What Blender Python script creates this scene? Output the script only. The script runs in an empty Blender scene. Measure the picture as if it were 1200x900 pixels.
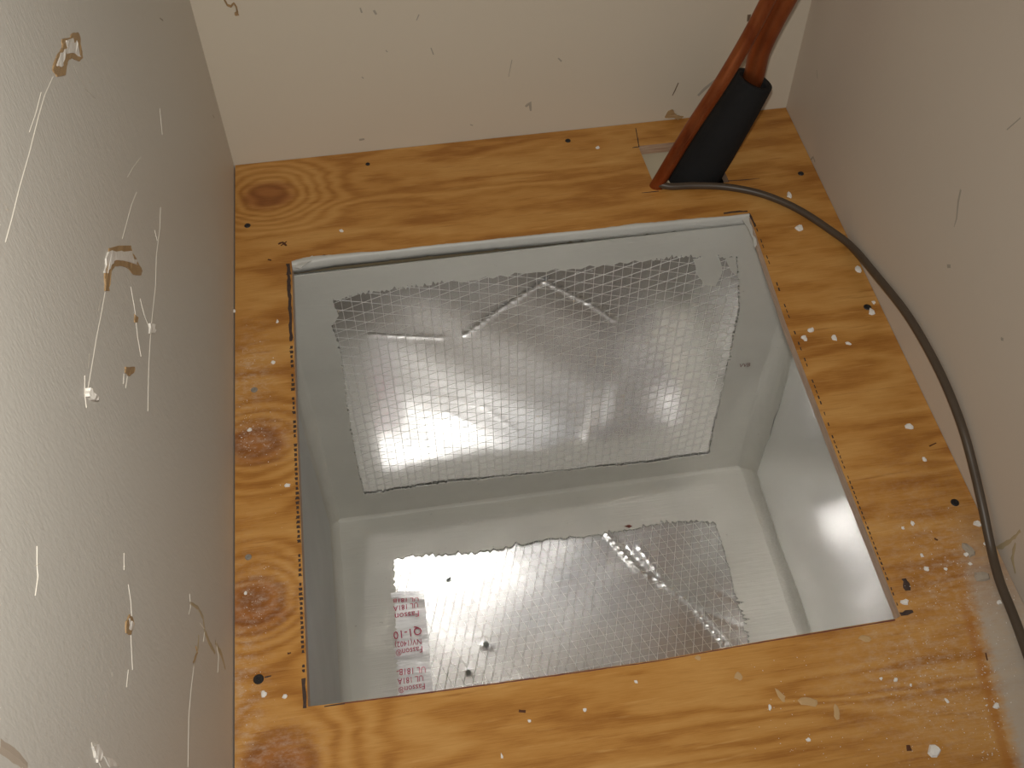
import bpy, bmesh, math, random
from mathutils import Vector, Matrix
from mathutils.geometry import tessellate_polygon

C = bpy.context.scene.collection
rnd = random.Random(7)

# ------------------------------------------------------------------ camera
FPX = 1283.2
RCW = Matrix(((0.98841, -0.15171, -0.00526), (0.12353, 0.78365, 0.60879), (-0.08824, -0.60239, 0.79331)))
CAM = Vector((0.16469, -0.95202, 0.8))
cam_d = bpy.data.cameras.new('camera')
cam_d.sensor_width = 36.0
cam_d.lens = FPX * 36.0 / 1200.0
cam_d.clip_start = 0.01
cam = bpy.data.objects.new('camera', cam_d)
cam.matrix_world = Matrix.Translation(CAM) @ RCW.transposed().to_4x4()
C.objects.link(cam)
bpy.context.scene.camera = cam

# ------------------------------------------------------------------ light
world = bpy.data.worlds.new('world')
bpy.context.scene.world = world
world.use_nodes = True
world.node_tree.nodes['Background'].inputs[0].default_value = (0.70, 0.86, 1.05, 1)
world.node_tree.nodes['Background'].inputs[1].default_value = 0.18
fl = bpy.data.lights.new('camera_flash', 'SPOT')
fl.energy = 16.0
fl.spot_size = math.radians(110)
fl.spot_blend = 1.0
fl.color = (1.0, 0.955, 0.87)
fl.shadow_soft_size = 0.012
flash = bpy.data.objects.new('camera_flash', fl)
flash.location = CAM + RCW.transposed() @ Vector((-0.004, 0.055, 0.0))
flash.rotation_euler = (cam.matrix_world.to_3x3() @ Matrix.Rotation(math.radians(5), 3, 'Y')).to_euler()
C.objects.link(flash)

vs = bpy.context.scene.view_settings
vs.view_transform = 'Standard'
vs.look = 'None'
vs.gamma = 1.0
vs.exposure = 0.0

cy = bpy.context.scene.cycles
cy.sample_clamp_indirect = 0.0
cy.blur_glossy = 0.0

# ------------------------------------------------------------------ dimensions (metres)
W = 0.62266                     # closet width
T = 0.0125                      # plywood
XL, XR = 0.0302, 0.6155         # inside faces of the duct box
YB, YF = -0.1612, -0.655
D = 0.497
TOP = 1.6
FRONT = -1.15


def un(px, py, ax, v):
    """point where the sight line through a pixel meets the plane axis = v"""
    d = RCW.transposed() @ Vector(((px - 600) / FPX, -(py - 450) / FPX, -1))
    t = (v - CAM[ax]) / d[ax]
    return CAM + d * t


# surfaces: (axis, value, inward normal)
FLOOR = (2, 0.0, Vector((0, 0, 1)))
LEFT = (0, 0.0, Vector((1, 0, 0)))
RIGHT = (0, W, Vector((-1, 0, 0)))
BACK = (1, 0.0, Vector((0, -1, 0)))
DBACK = (1, YB, Vector((0, -1, 0)))
DBOT = (2, -D, Vector((0, 0, 1)))


def on(surf, px, py, off=0.0):
    return un(px, py, surf[0], surf[1]) + surf[2] * off


def link(name, bm, mats, parent=None, smooth=False, recalc=True):
    if recalc:
        bmesh.ops.recalc_face_normals(bm, faces=bm.faces)
    me = bpy.data.meshes.new(name)
    bm.to_mesh(me)
    bm.free()
    if not isinstance(mats, (list, tuple)):
        mats = [mats]
    for m in mats:
        me.materials.append(m)
    if smooth:
        for p in me.polygons:
            p.use_smooth = True
    o = bpy.data.objects.new(name, me)
    C.objects.link(o)
    if parent:
        o.parent = parent
    return o


def tag(o, label=None, cat=None, group=None, kind=None):
    for k, v in (('label', label), ('category', cat), ('group', group), ('kind', kind)):
        if v:
            o[k] = v
    return o


def box(bm, x0, x1, y0, y1, z0, z1):
    vsx = [bm.verts.new((x, y, z)) for x in (x0, x1) for y in (y0, y1) for z in (z0, z1)]
    for f in ((0, 1, 3, 2), (4, 6, 7, 5), (0, 4, 5, 1), (2, 3, 7, 6), (0, 2, 6, 4), (1, 5, 7, 3)):
        bm.faces.new([vsx[i] for i in f])


# ------------------------------------------------------------------ node helpers
class N:
    def __init__(self, name):
        self.m = bpy.data.materials.new(name)
        self.m.use_nodes = True
        self.t = self.m.node_tree
        self.b = self.t.nodes['Principled BSDF']
        self.co = self.n('ShaderNodeTexCoord').outputs['Object']

    def n(self, typ, **kw):
        q = self.t.nodes.new(typ)
        for k, v in kw.items():
            setattr(q, k, v)
        return q

    def put(self, sock, v):
        if isinstance(v, bpy.types.NodeSocket):
            self.t.links.new(v, sock)
        else:
            sock.default_value = v

    def math(self, op, a, b=0.0, c=0.0, clamp=False):
        q = self.n('ShaderNodeMath', operation=op, use_clamp=clamp)
        for s, v in zip(q.inputs, (a, b, c)):
            self.put(s, v)
        return q.outputs[0]

    def mapping(self, scale, rot=(0, 0, 0), loc=(0, 0, 0), src=None):
        q = self.n('ShaderNodeMapping')
        q.inputs['Scale'].default_value = scale
        q.inputs['Rotation'].default_value = rot
        q.inputs['Location'].default_value = loc
        self.t.links.new(src or self.co, q.inputs['Vector'])
        return q.outputs[0]

    def noise(self, scale, detail=3.0, rough=0.5, vec=None, dist=0.0):
        q = self.n('ShaderNodeTexNoise')
        q.inputs['Scale'].default_value = scale
        q.inputs['Detail'].default_value = detail
        q.inputs['Roughness'].default_value = rough
        q.inputs['Distortion'].default_value = dist
        self.t.links.new(vec or self.co, q.inputs['Vector'])
        return q.outputs['Fac']

    def ramp(self, fac, stops, interp='LINEAR'):
        q = self.n('ShaderNodeValToRGB')
        q.color_ramp.interpolation = interp
        e = q.color_ramp.elements
        while len(e) < len(stops):
            e.new(0.5)
        for x, (p, c) in zip(e, stops):
            x.position = p
            x.color = (*c, 1) if len(c) == 3 else c
        self.put(q.inputs[0], fac)
        return q.outputs[0]

    def mix(self, fac, a, b, blend='MIX'):
        q = self.n('ShaderNodeMix', data_type='RGBA', blend_type=blend)
        self.put(q.inputs[0], fac)
        for s, v in ((q.inputs[6], a), (q.inputs[7], b)):
            self.put(s, (*v, 1) if isinstance(v, tuple) and len(v) == 3 else v)
        return q.outputs[2]

    def step(self, v, lo, hi):
        q = self.n('ShaderNodeMapRange', interpolation_type='SMOOTHSTEP')
        self.put(q.inputs[0], v)
        q.inputs[1].default_value = lo
        q.inputs[2].default_value = hi
        return q.outputs[0]

    def bump(self, h, strength, dist=0.001, prev=None):
        q = self.n('ShaderNodeBump')
        q.inputs['Strength'].default_value = strength
        q.inputs['Distance'].default_value = dist
        self.put(q.inputs['Height'], h)
        if prev is not None:
            self.t.links.new(prev, q.inputs['Normal'])
        return q.outputs[0]

    def xyz(self):
        q = self.n('ShaderNodeSeparateXYZ')
        self.t.links.new(self.co, q.inputs[0])
        return q.outputs

    def done(self, col=None, rough=None, metal=None, normal=None, **kw):
        for k, v in (('Base Color', col), ('Roughness', rough), ('Metallic', metal), ('Normal', normal)):
            if v is not None:
                self.put(self.b.inputs[k], (*v, 1) if isinstance(v, tuple) and len(v) == 3 else v)
        for k, v in kw.items():
            self.put(self.b.inputs[k.replace('_', ' ')], v)
        return self.m


def plain(name, col, rough=0.6, metal=0.0):
    a = N(name)
    return a.done(col, rough, metal)


# ------------------------------------------------------------------ materials
def wall_mat(name, col, stretch, bs=0.35):
    a = N(name)
    n1 = a.noise(260, 3, 0.6, a.mapping(stretch))
    n2 = a.noise(60, 3, 0.6, a.mapping(stretch))
    n3 = a.noise(5, 4, 0.6)
    dirt = a.step(a.noise(28, 6, 0.75), 0.66, 0.86)
    c = a.mix(a.math('MULTIPLY', n3, 0.22), col, tuple(x * 0.80 for x in col))
    c = a.mix(a.math('MULTIPLY', dirt, 0.22), c, (0.30, 0.25, 0.18))
    nb = a.bump(a.math('ADD', n1, a.math('MULTIPLY', n2, .8)), bs, 0.0007)
    return a.done(c, 0.5, 0.0, nb, Specular_IOR_Level=0.28)


M_wall_l = wall_mat('wall_paint_left', (0.67, 0.645, 0.59), (1, 1.6, 0.7), 0.38)
M_wall_b = wall_mat('wall_paint_back', (0.67, 0.60, 0.49), (1, 1, 1), 0.12)
M_wall_r = wall_mat('wall_paint_right', (0.645, 0.57, 0.485), (1, 1, 1), 0.12)


def knot_list():
    ks = []
    for px, py, sx, sy, amp in ((314, 229, .044, .034, 4.0), (300, 520, .046, .036, 3.6), (298, 708, .046, .040, 4.2),
                                (326, 898, .046, .036, 3.2), (1145, 520, .055, .016, 1.2), (880, 850, .10, .012, -0.8),
                                (1000, 440, .05, .02, -0.9), (560, 215, .16, .008, 0.9), (1020, 800, .09, .010, 1.0)):
        p = un(px, py, 2, 0)
        ks.append((p.x, p.y, sx, sy, amp))
    return ks


def plywood_mat():
    a = N('plywood')
    x, y, z = a.xyz()
    warp = a.noise(1.0, 3, 0.55, a.mapping((5.5, 22, 1)))
    warp2 = a.noise(1.0, 4, 0.6, a.mapping((16, 90, 1), loc=(3, 1, 0)))
    u = a.math('ADD', a.math('MULTIPLY', y, 10.0), a.math('MULTIPLY', warp, 3.0))
    u = a.math('ADD', u, a.math('MULTIPLY', warp2, 0.42))
    u = a.math('ADD', u, a.math('MULTIPLY', x, 0.9))
    knot = None
    for i, (kx, ky, sx, sy, amp) in enumerate(knot_list()):
        dx = a.math('DIVIDE', a.math('SUBTRACT', x, kx), sx)
        dy = a.math('DIVIDE', a.math('SUBTRACT', y, ky), sy)
        r2 = a.math('ADD', a.math('MULTIPLY', dx, dx), a.math('MULTIPLY', dy, dy))
        g = a.math('POWER', 2.718, a.math('MULTIPLY', r2, -0.55))
        u = a.math('ADD', u, a.math('MULTIPLY', g, amp * 1.6))
        if i < 4:
            wob = a.math('ADD', r2, a.math('MULTIPLY', a.math('SUBTRACT', warp2, 0.5), 0.7))
            k = a.step(wob, 0.80, 0.22)
            q = a.n('ShaderNodeMapRange', interpolation_type='SMOOTHSTEP')
            a.put(q.inputs[0], wob)
            q.inputs[1].default_value, q.inputs[2].default_value = 0.12, 0.62
            q.inputs[3].default_value, q.inputs[4].default_value = 1.0, 0.0
            k = q.outputs[0]
            knot = k if knot is None else a.math('MAXIMUM', knot, k)
    band = a.math('ADD', a.math('MULTIPLY', a.math('SINE', a.math('MULTIPLY', u, 6.283)), 0.5), 0.5)
    fibre = a.noise(1.0, 4, 0.7, a.mapping((45, 900, 1)))
    blot = a.noise(1.0, 4, 0.6, a.mapping((9, 30, 1), loc=(7, 2, 0)))
    v = a.math('ADD', a.math('MULTIPLY', band, 0.30), a.math('MULTIPLY', fibre, 0.52))
    v = a.math('ADD', v, a.math('MULTIPLY', a.math('SUBTRACT', blot, 0.5), 0.9))
    col = a.ramp(v, [(0.05, (0.64, 0.350, 0.110)), (0.42, (0.52, 0.248, 0.060)), (0.68, (0.37, 0.152, 0.031)), (0.98, (0.20, 0.066, 0.012))])
    stk = a.step(a.noise(1.0, 4, 0.65, a.mapping((14, 210, 1), loc=(2, 9, 0))), 0.56, 0.74)
    col = a.mix(a.math('MULTIPLY', stk, 0.55), col, (0.30, 0.105, 0.02))
    stl = a.step(a.noise(1.0, 3, 0.6, a.mapping((18, 260, 1), loc=(5, 4, 0))), 0.58, 0.76)
    col = a.mix(a.math('MULTIPLY', stl, 0.40), col, (0.74, 0.44, 0.16))
    kc = a.ramp(a.math('ADD', a.math('MULTIPLY', fibre, 0.5), a.math('MULTIPLY', band, 0.35)),
                [(0.15, (0.37, 0.13, 0.035)), (0.8, (0.17, 0.052, 0.014))])
    col = a.mix(a.math('MULTIPLY', knot, 0.82), col, kc)
    # worn-in plaster dust
    def patch(px, py, sx, sy):
        p = un(px, py, 2, 0)
        dx = a.math('DIVIDE', a.math('SUBTRACT', x, p.x), sx)
        dy = a.math('DIVIDE', a.math('SUBTRACT', y, p.y), sy)
        r2 = a.math('ADD', a.math('MULTIPLY', dx, dx), a.math('MULTIPLY', dy, dy))
        return a.math('POWER', 2.718, a.math('MULTIPLY', r2, -1.0))
    sp = a.noise(1.0, 5, 0.75, a.mapping((120, 200, 1)))
    m1 = None
    for args in ((292, 440, .022, .05), (300, 510, .035, .024), (305, 700, .03, .03), (285, 800, .016, .10), (320, 885, .03, .02),
                 (1120, 690, .05, .09), (1085, 790, .06, .06)):
        k = patch(*args)
        m1 = k if m1 is None else a.math('MAXIMUM', m1, k)
    dustf = a.math('MULTIPLY', a.math('MULTIPLY', m1, a.step(sp, 0.40, 0.75)), 0.42)
    col = a.mix(dustf, col, (0.72, 0.64, 0.55))
    # grey plaster film against the right wall, up to the scribed line
    l0, l1 = un(1130, 690, 2, 0), un(1187, 900, 2, 0)
    sl = (l1.x - l0.x) / (l1.y - l0.y)
    edge = a.math('SUBTRACT', a.math('SUBTRACT', x, l0.x), a.math('MULTIPLY', a.math('SUBTRACT', y, l0.y), sl))
    edge = a.math('ADD', edge, a.math('MULTIPLY', a.math('SUBTRACT', sp, 0.5), 0.012))
    film = a.math('MULTIPLY', a.step(edge, -0.002, 0.012), a.math('MULTIPLY', a.step(a.math('MULTIPLY', y, -1.0), 0.52, 0.66), a.math('ADD', 0.62, a.math('MULTIPLY', sp, 0.4))), clamp=True)
    col = a.mix(film, col, (0.50, 0.455, 0.39))
    ln = a.math('MULTIPLY', a.step(edge, -0.009, -0.004), a.math('SUBTRACT', 1.0, a.step(edge, -0.002, 0.003)))
    ln = a.math('MULTIPLY', ln, a.step(a.math('MULTIPLY', y, -1.0), 0.60, 0.64))
    col = a.mix(a.math('MULTIPLY', ln, 0.55), col, (0.42, 0.15, 0.025))
    rough = a.math('ADD', 0.36, a.math('MULTIPLY', a.math('ADD', dustf, film), 0.4))
    nb = a.bump(a.math('ADD', a.math('MULTIPLY', fibre, 0.7), a.math('MULTIPLY', sp, 0.3)), 0.22, 0.0006)
    return a.done(col, rough, 0.0, nb, Specular_IOR_Level=0.3)


M_ply = plywood_mat()
a = N('plywood_cut_edge')
M_edge = a.done(a.ramp(a.noise(1, 3, .6, a.mapping((30, 30, 500))), [(.3, (.34, .19, .12)), (.7, (.60, .42, .29))]), .75)
a = N('pale_cut_edge')
M_edge_pale = a.done(a.ramp(a.noise(1, 3, .6, a.mapping((60, 60, 500))), [(.3, (.48, .33, .24)), (.7, (.66, .49, .37))]), .7)


def mastic_mat(name, col, stretch, rough=0.42):
    a = N(name)
    n1 = a.noise(1, 4, 0.6, a.mapping(stretch))
    n2 = a.noise(14, 3, 0.5)
    n3 = a.noise(160, 2, 0.5)
    c = a.mix(n2, tuple(q * 0.88 for q in col), tuple(min(1, q * 1.10) for q in col))
    c = a.mix(a.math('MULTIPLY', a.step(n3, 0.72, 0.80), 0.35), c, (0.2, 0.18, 0.16))
    nb = a.bump(n1, 0.45, 0.0012)
    nb = a.bump(n2, 0.35, 0.006, nb)
    return a.done(c, rough, 0.0, nb, Specular_IOR_Level=0.45)


MAST = (0.62, 0.615, 0.57)
M_mast = mastic_mat('mastic', MAST, (18, 260, 260))
M_mast_v = mastic_mat('mastic_vertical', MAST, (260, 260, 18))
M_mast_l = mastic_mat('mastic_bluish', (0.64, 0.66, 0.655), (260, 160, 20))
M_mast_lip = mastic_mat('mastic_lip', (0.60, 0.60, 0.57), (40, 260, 260))


def foil_mat(name, kind, rough, wide, share):
    """aluminium facing"""
    a = N(name)
    x, y, z = a.xyz()
    w1 = a.noise(9, 3, 0.5)
    w2 = a.noise(1, 3, 0.6, a.mapping((120, 120, 30) if kind == 'back' else (40, 160, 40)))
    r = a.math('ADD', rough - 0.05, a.math('MULTIPLY', w1, 0.10))

    nb = a.bump(w2, 0.12, 0.0004)
    col = (0.94, 0.94, 0.95)
    m = a.done(col, r, 1.0, nb)
    # second, rougher lobe: the facing is finely crinkled
    b2 = a.n('ShaderNodeBsdfPrincipled')
    b2.inputs['Base Color'].default_value = (*col, 1)
    b2.inputs['Metallic'].default_value = 1.0
    b2.inputs['Roughness'].default_value = wide
    a.t.links.new(nb, b2.inputs['Normal'])
    mx = a.n('ShaderNodeMixShader')
    mx.inputs[0].default_value = share
    a.t.links.new(a.b.outputs[0], mx.inputs[1])
    a.t.links.new(b2.outputs[0], mx.inputs[2])
    a.t.links.new(mx.outputs[0], a.t.nodes['Material Output'].inputs[0])
    return m


M_foil_b = foil_mat('foil_scrim_back', 'back', 0.155, 0.34, 0.20)
M_foil_f = foil_mat('foil_scrim_bottom', 'bottom', 0.235, 0.38, 0.30)
M_foil_s = foil_mat('foil_side', 'side', 0.19, 0.38, 0.30)
a = N('scrim_thread')
M_thread = a.done((0.93, 0.93, 0.92), 0.40, 0.68)
a = N('foil_tape')
tw = a.noise(1, 3, .6, a.mapping((10, 170, 10)))
M_tape = a.done((.78, .78, .79), .36, 1.0, a.bump(tw, .6, .0012))
M_board = plain('fibreglass_board', (0.22, 0.18, 0.11), 0.9)
M_red = plain('red_print', (0.50, 0.04, 0.11), 0.6)
M_tear = plain('foil_tear_grey', (0.20, 0.21, 0.19), 0.7)
M_faint = plain('faint_red_print', (0.22, 0.10, 0.09), 0.6)
M_screw = plain('black_phosphate_screw', (0.018, 0.016, 0.016), 0.5)
M_screw_s = plain('dusty_zinc_screw', (0.27, 0.24, 0.20), 0.7)
a = N('marker_ink')
M_ink = a.done(a.mix(a.noise(300, 2, .5), (.03, .02, .02), (.09, .055, .04)), .8)
M_redline = plain('reddish_cut_line', (0.16, 0.05, 0.035), 0.8)
M_brown = plain('brown_pitch_mark', (0.10, 0.035, 0.012), 0.8)
a = N('copper')
cn = a.noise(1, 4, .6, a.mapping((60, 60, 25)))
M_copper = a.done(a.ramp(cn, [(.3, (.24, .055, .016)), (.6, (.36, .105, .032)), (.8, (.24, .06, .020))]), a.math('ADD', .30, a.math('MULTIPLY', cn, .2)), 0.72)
a = N('black_foam')
fo = a.noise(300, 3, .6)
M_foam = a.done(a.mix(a.noise(30, 4, .6), (.008, .008, .0085), (.019, .019, .020)), .85, 0, a.bump(fo, .3, .001), Specular_IOR_Level=0.25)
M_foam_in = plain('foam_bore', (0.012, 0.012, 0.013), 0.8)
a = N('brown_cable')
M_cable = a.done(a.mix(a.noise(40, 3, .5), (.062, .043, .030), (.095, .070, .048)), .42)
M_chip = plain('plaster_chip', (0.86, 0.83, 0.78), 0.85)
M_chip_g = plain('grey_putty', (0.40, 0.34, 0.27), 0.85)
M_kraft = wall_mat('torn_kraft_paper', (0.40, 0.26, 0.13), (1, 1, 1), 0.6)
M_gyp = wall_mat('exposed_gypsum', (0.80, 0.76, 0.70), (1, 1, 1), 0.6)
M_scr = plain('scratched_paint_edge', (0.74, 0.69, 0.60), 0.7)
M_smear = plain('old_glue_smear', (0.49, 0.40, 0.25), 0.6)
M_brown_patch = plain('faint_brown_patch', (0.50, 0.42, 0.34), 0.6)
M_scuff = plain('grey_scuff', (0.40, 0.36, 0.30), 0.8)
M_dark = plain('dark_scuff', (0.16, 0.11, 0.07), 0.8)
M_under = plain('pale_underlay', (0.56, 0.50, 0.37), 0.8)
M_ceil = plain('ceiling_paint', (0.70, 0.66, 0.58), 0.8)
M_conc = plain('lower_floor_paint', (0.30, 0.28, 0.25), 0.9)

# ------------------------------------------------------------------ setting
Z0 = -0.55
def wall(name, x0, x1, y0, y1, m):
    bm = bmesh.new()
    box(bm, x0, x1, y0, y1, Z0, TOP)
    return tag(link(name, bm, m), kind='structure')


wall_left = wall('wall_left', -0.012, 0.0, FRONT, 0.012, M_wall_l)
wall_back = wall('wall_back', 0.0, W, 0.0, 0.012, M_wall_b)
wall_right = wall('wall_right', W, W + 0.012, FRONT, 0.012, M_wall_r)
bm = bmesh.new()
box(bm, -0.012, W + 0.012, FRONT, 0.012, TOP, TOP + 0.012)
tag(link('ceiling', bm, M_ceil), kind='structure')
bm = bmesh.new()
box(bm, -0.012, W + 0.012, FRONT, 0.012, Z0 - 0.012, Z0)
tag(link('floor_lower', bm, M_conc), kind='structure')

# plywood deck with the square opening and the notch for the pipes
def P2(px, py):
    p = un(px, py, 2, 0)
    return (p.x, p.y)


HB = [P2(*q) for q in ((342, 309), (390, 301.5), (500, 289.5), (600, 279.5), (700, 269.5), (800, 259.5), (878, 251.5))]
HRt = [P2(*q) for q in ((921, 379), (985, 546))]
HF = [P2(*q) for q in ((1055, 722), (1050, 725), (900, 750), (800, 768), (767, 774), (633, 793), (500, 811), (400, 823.5), (361, 828))]
HL = [P2(*q) for q in ((352, 600), (347, 480))]
hole = HB + HRt + HF + HL
NX0, NX1, NY0, NY1 = 0.4415, 0.5230, -0.0390, -0.1115
notch = [(NX0, NY0), (NX1, NY0), (NX1 + .002, NY1), (NX0 + .0035, NY1)]
outer = [(0.0012, FRONT + 0.02), (W - 0.0005, FRONT + 0.02), (W - 0.0005, -0.0006), (0.0012, -0.0006)]


def prism_with_holes(bm, loops, z1, z0, mats=None):
    """loops: outer then holes, as xy lists"""
    allp = [p for l in loops for p in l]
    tris = tessellate_polygon([[Vector((p[0], p[1], 0)) for p in l] for l in loops])
    top = [bm.verts.new((p[0], p[1], z1)) for p in allp]
    bot = [bm.verts.new((p[0], p[1], z0)) for p in allp]
    for t in tris:
        try:
            bm.faces.new([top[i] for i in t])
            bm.faces.new([bot[i] for i in reversed(t)])
        except ValueError:
            pass
    k = 0
    for li, l in enumerate(loops):
        for i in range(len(l)):
            i0, i1 = k + i, k + (i + 1) % len(l)
            f = bm.faces.new((top[i0], top[i1], bot[i1], bot[i0]))
            f.material_index = mats[li] if mats else 0
        k += len(l)


bm = bmesh.new()
prism_with_holes(bm, [outer, hole, notch], 0.0, -T, [1, 2, 1])
floor = tag(link('floor', bm, [M_ply, M_edge, M_edge_pale]), kind='structure')

# pale board under the notch
bm = bmesh.new()
box(bm, NX0 - .02, NX0 + .034, NY1 - .02, NY0 + .02, -T - .010, -T - .0008)
box(bm, NX0 + .034, NX1 + .02, NY0 - .012, NY0 + .02, -T - .010, -T - .0008)
box(bm, NX0 + .034, NX1 + .02, NY1 - .02, NY1 + .006, -T - .010, -T - .0008)
link('backing_board', bm, M_under, floor)


# ------------------------------------------------------------------ small marks on surfaces
def frame_of(surf):
    n = surf[2]
    u = Vector((1, 0, 0)) if abs(n.x) < .5 else Vector((0, 1, 0))
    return u, n.cross(u).normalized(), n


def ribbon(name, surf, pts, widths, h, m, parent, off=0.0, wob=0.0):
    """low ridge following a line on a surface; pts in pixels, widths in pixels"""
    bm = bmesh.new()
    P = [on(surf, *p) for p in pts]
    n = surf[2]
    dist = [(p - CAM).length / FPX for p in P]
    # densify
    Q, Wd = [], []
    for i in range(len(P) - 1):
        k = max(2, int((P[i + 1] - P[i]).length / 0.004))
        for j in range(k):
            t = j / k
            Q.append(P[i].lerp(P[i + 1], t))
            Wd.append((widths[i] * (1 - t) + widths[i + 1] * t) * dist[i])
    Q.append(P[-1])
    Wd.append(widths[-1] * dist[-1])
    prev = None
    for i, q in enumerate(Q):
        d = (Q[min(i + 1, len(Q) - 1)] - Q[max(i - 1, 0)]).normalized()
        s = n.cross(d).normalized()
        w = Wd[i] * 0.5 * (1 + rnd.uniform(-wob, wob))
        c = q + s * rnd.uniform(-wob, wob) * Wd[i] * 0.5 + n * off
        row = [bm.verts.new(c + s * w), bm.verts.new(c + n * h), bm.verts.new(c - s * w)]
        if prev:
            bm.faces.new((prev[0], prev[1], row[1], row[0]))
            bm.faces.new((prev[1], prev[2], row[2], row[1]))
        prev = row
    return link(name, bm, m, parent)


def flake_mesh(name, rx, ry, h, m, seed, n=9, jag=0.3):
    r = random.Random(seed)
    bm = bmesh.new()
    ring, low = [], []
    ph = r.uniform(0, 6.28)
    for i in range(n):
        t = ph + i / n * 2 * math.pi
        k = 1 + r.uniform(-jag, jag)
        low.append(bm.verts.new((rx * k * math.cos(t), ry * k * math.sin(t), 0)))
        ring.append(bm.verts.new((rx * k * .78 * math.cos(t), ry * k * .78 * math.sin(t), h * r.uniform(.6, 1.1))))
    c = bm.verts.new((0, 0, h * 1.1))
    for i in range(n):
        j = (i + 1) % n
        bm.faces.new((low[i], low[j], ring[j], ring[i]))
        bm.faces.new((ring[i], ring[j], c))
    bm.faces.new(list(reversed(low)))
    bmesh.ops.recalc_face_normals(bm, faces=bm.faces)
    me = bpy.data.meshes.new(name)
    bm.to_mesh(me)
    bm.free()
    me.materials.append(m)
    return me


def poly(name, surf, pts, h, m, parent, off=0.0, jag=1.2, sub=3):
    if name == 'exposed_gypsum':
        cx, cy_ = sum(p[0] for p in pts) / len(pts), sum(p[1] for p in pts) / len(pts)
        pts = [(cx + (p[0] - cx) * 1.2, cy_ + (p[1] - cy_) * 1.2) for p in pts]
        jag = 3.2
    h *= .6
    """irregular raised patch; outline in pixels on the surface"""
    bm = bmesh.new()
    P = []
    for i in range(len(pts)):
        p, q = pts[i], pts[(i + 1) % len(pts)]
        for j in range(sub):
            t = j / sub
            P.append((p[0] + (q[0] - p[0]) * t + rnd.uniform(-jag, jag) * (j > 0) * .5,
                      p[1] + (q[1] - p[1]) * t + rnd.uniform(-jag, jag) * (j > 0) * .5))
    pts3 = [on(surf, *p, off) for p in P]
    u, v, n = frame_of(surf)
    tris = tessellate_polygon([[Vector((p.dot(u), p.dot(v), 0)) for p in pts3]])
    top = [bm.verts.new(p + n * h * rnd.uniform(.5, 1.2)) for p in pts3]
    bot = [bm.verts.new(p) for p in pts3]
    for t in tris:
        bm.faces.new([top[i] for i in t])
        bm.faces.new([bot[i] for i in reversed(t)])
    for i in range(len(P)):
        j = (i + 1) % len(P)
        bm.faces.new((top[i], top[j], bot[j], bot[i]))
    return link(name, bm, m, parent)


# torn paper and scratches on the left wall
t1 = poly('torn_paper', LEFT, [(72, 46), (82, 44), (84, 39), (90, 38), (93, 46), (94, 58), (96, 68), (92, 72), (84, 68), (80, 70), (77, 78), (75, 88), (66, 90), (61, 82), (64, 70), (68, 62), (72, 56)], .0014, M_kraft, wall_left)
t1['label'] = 'brown torn paper patch high on the left wall'
poly('exposed_gypsum', LEFT, [(76, 50), (86, 47), (88, 58), (90, 66), (82, 62), (74, 68), (71, 76), (67, 74), (71, 62), (77, 58)], .0020, M_gyp, t1)
t2 = poly('torn_paper', LEFT, [(127, 291), (138, 288), (152, 288), (154, 296), (160, 306), (166, 318), (164, 323), (156, 322), (150, 315), (142, 312), (134, 312), (129, 318), (128, 330), (127, 341), (122, 341), (122, 320), (125, 306)], .0014, M_kraft, wall_left)
t2['label'] = 'hook shaped brown torn paper on the left wall'
poly('exposed_gypsum', LEFT, [(128, 297), (140, 296), (150, 296), (154, 303), (157, 310), (148, 307), (136, 305), (130, 310), (127, 318), (124.5, 316)], .0020, M_gyp, t2)
t3 = poly('torn_paper', LEFT, [(146, 430), (157, 430), (156, 437), (151, 441), (146, 437)], .0012, M_kraft, wall_left)
t3['label'] = 'small brown paper triangle on the left wall'
t4 = poly('torn_paper', LEFT, [(100, 455), (104, 456), (107, 463), (111, 467), (108, 470), (100, 465)], .004, M_gyp, wall_left)
t4['label'] = 'white curled paint flap at the foot of a scratch'
t5 = poly('torn_paper', LEFT, [(151, 720), (155, 724), (156, 734), (152, 744), (147, 742), (147, 728)], .0014, M_kraft, wall_left)
t5['label'] = 'small brown gouge low on the left wall'
poly('exposed_gypsum', LEFT, [(150, 726), (154, 730), (153, 738), (150, 736)], .0018, M_gyp, t5)
poly('torn_paper', LEFT, [(157, 368), (161, 372), (160, 378), (157, 378)], .0012, M_kraft, wall_left)
poly('torn_paper', LEFT, [(174, 379), (180, 381), (179, 391), (174, 391)], .003, M_gyp, wall_left)
poly('torn_paper', LEFT, [(107, 875), (114, 872), (118, 880), (118, 892), (113, 894), (110, 884)], .0016, M_gyp, wall_left)
poly('torn_paper', LEFT, [(121, 886), (130, 889), (140, 898), (128, 899)], .0008, M_gyp, wall_left)
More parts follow.
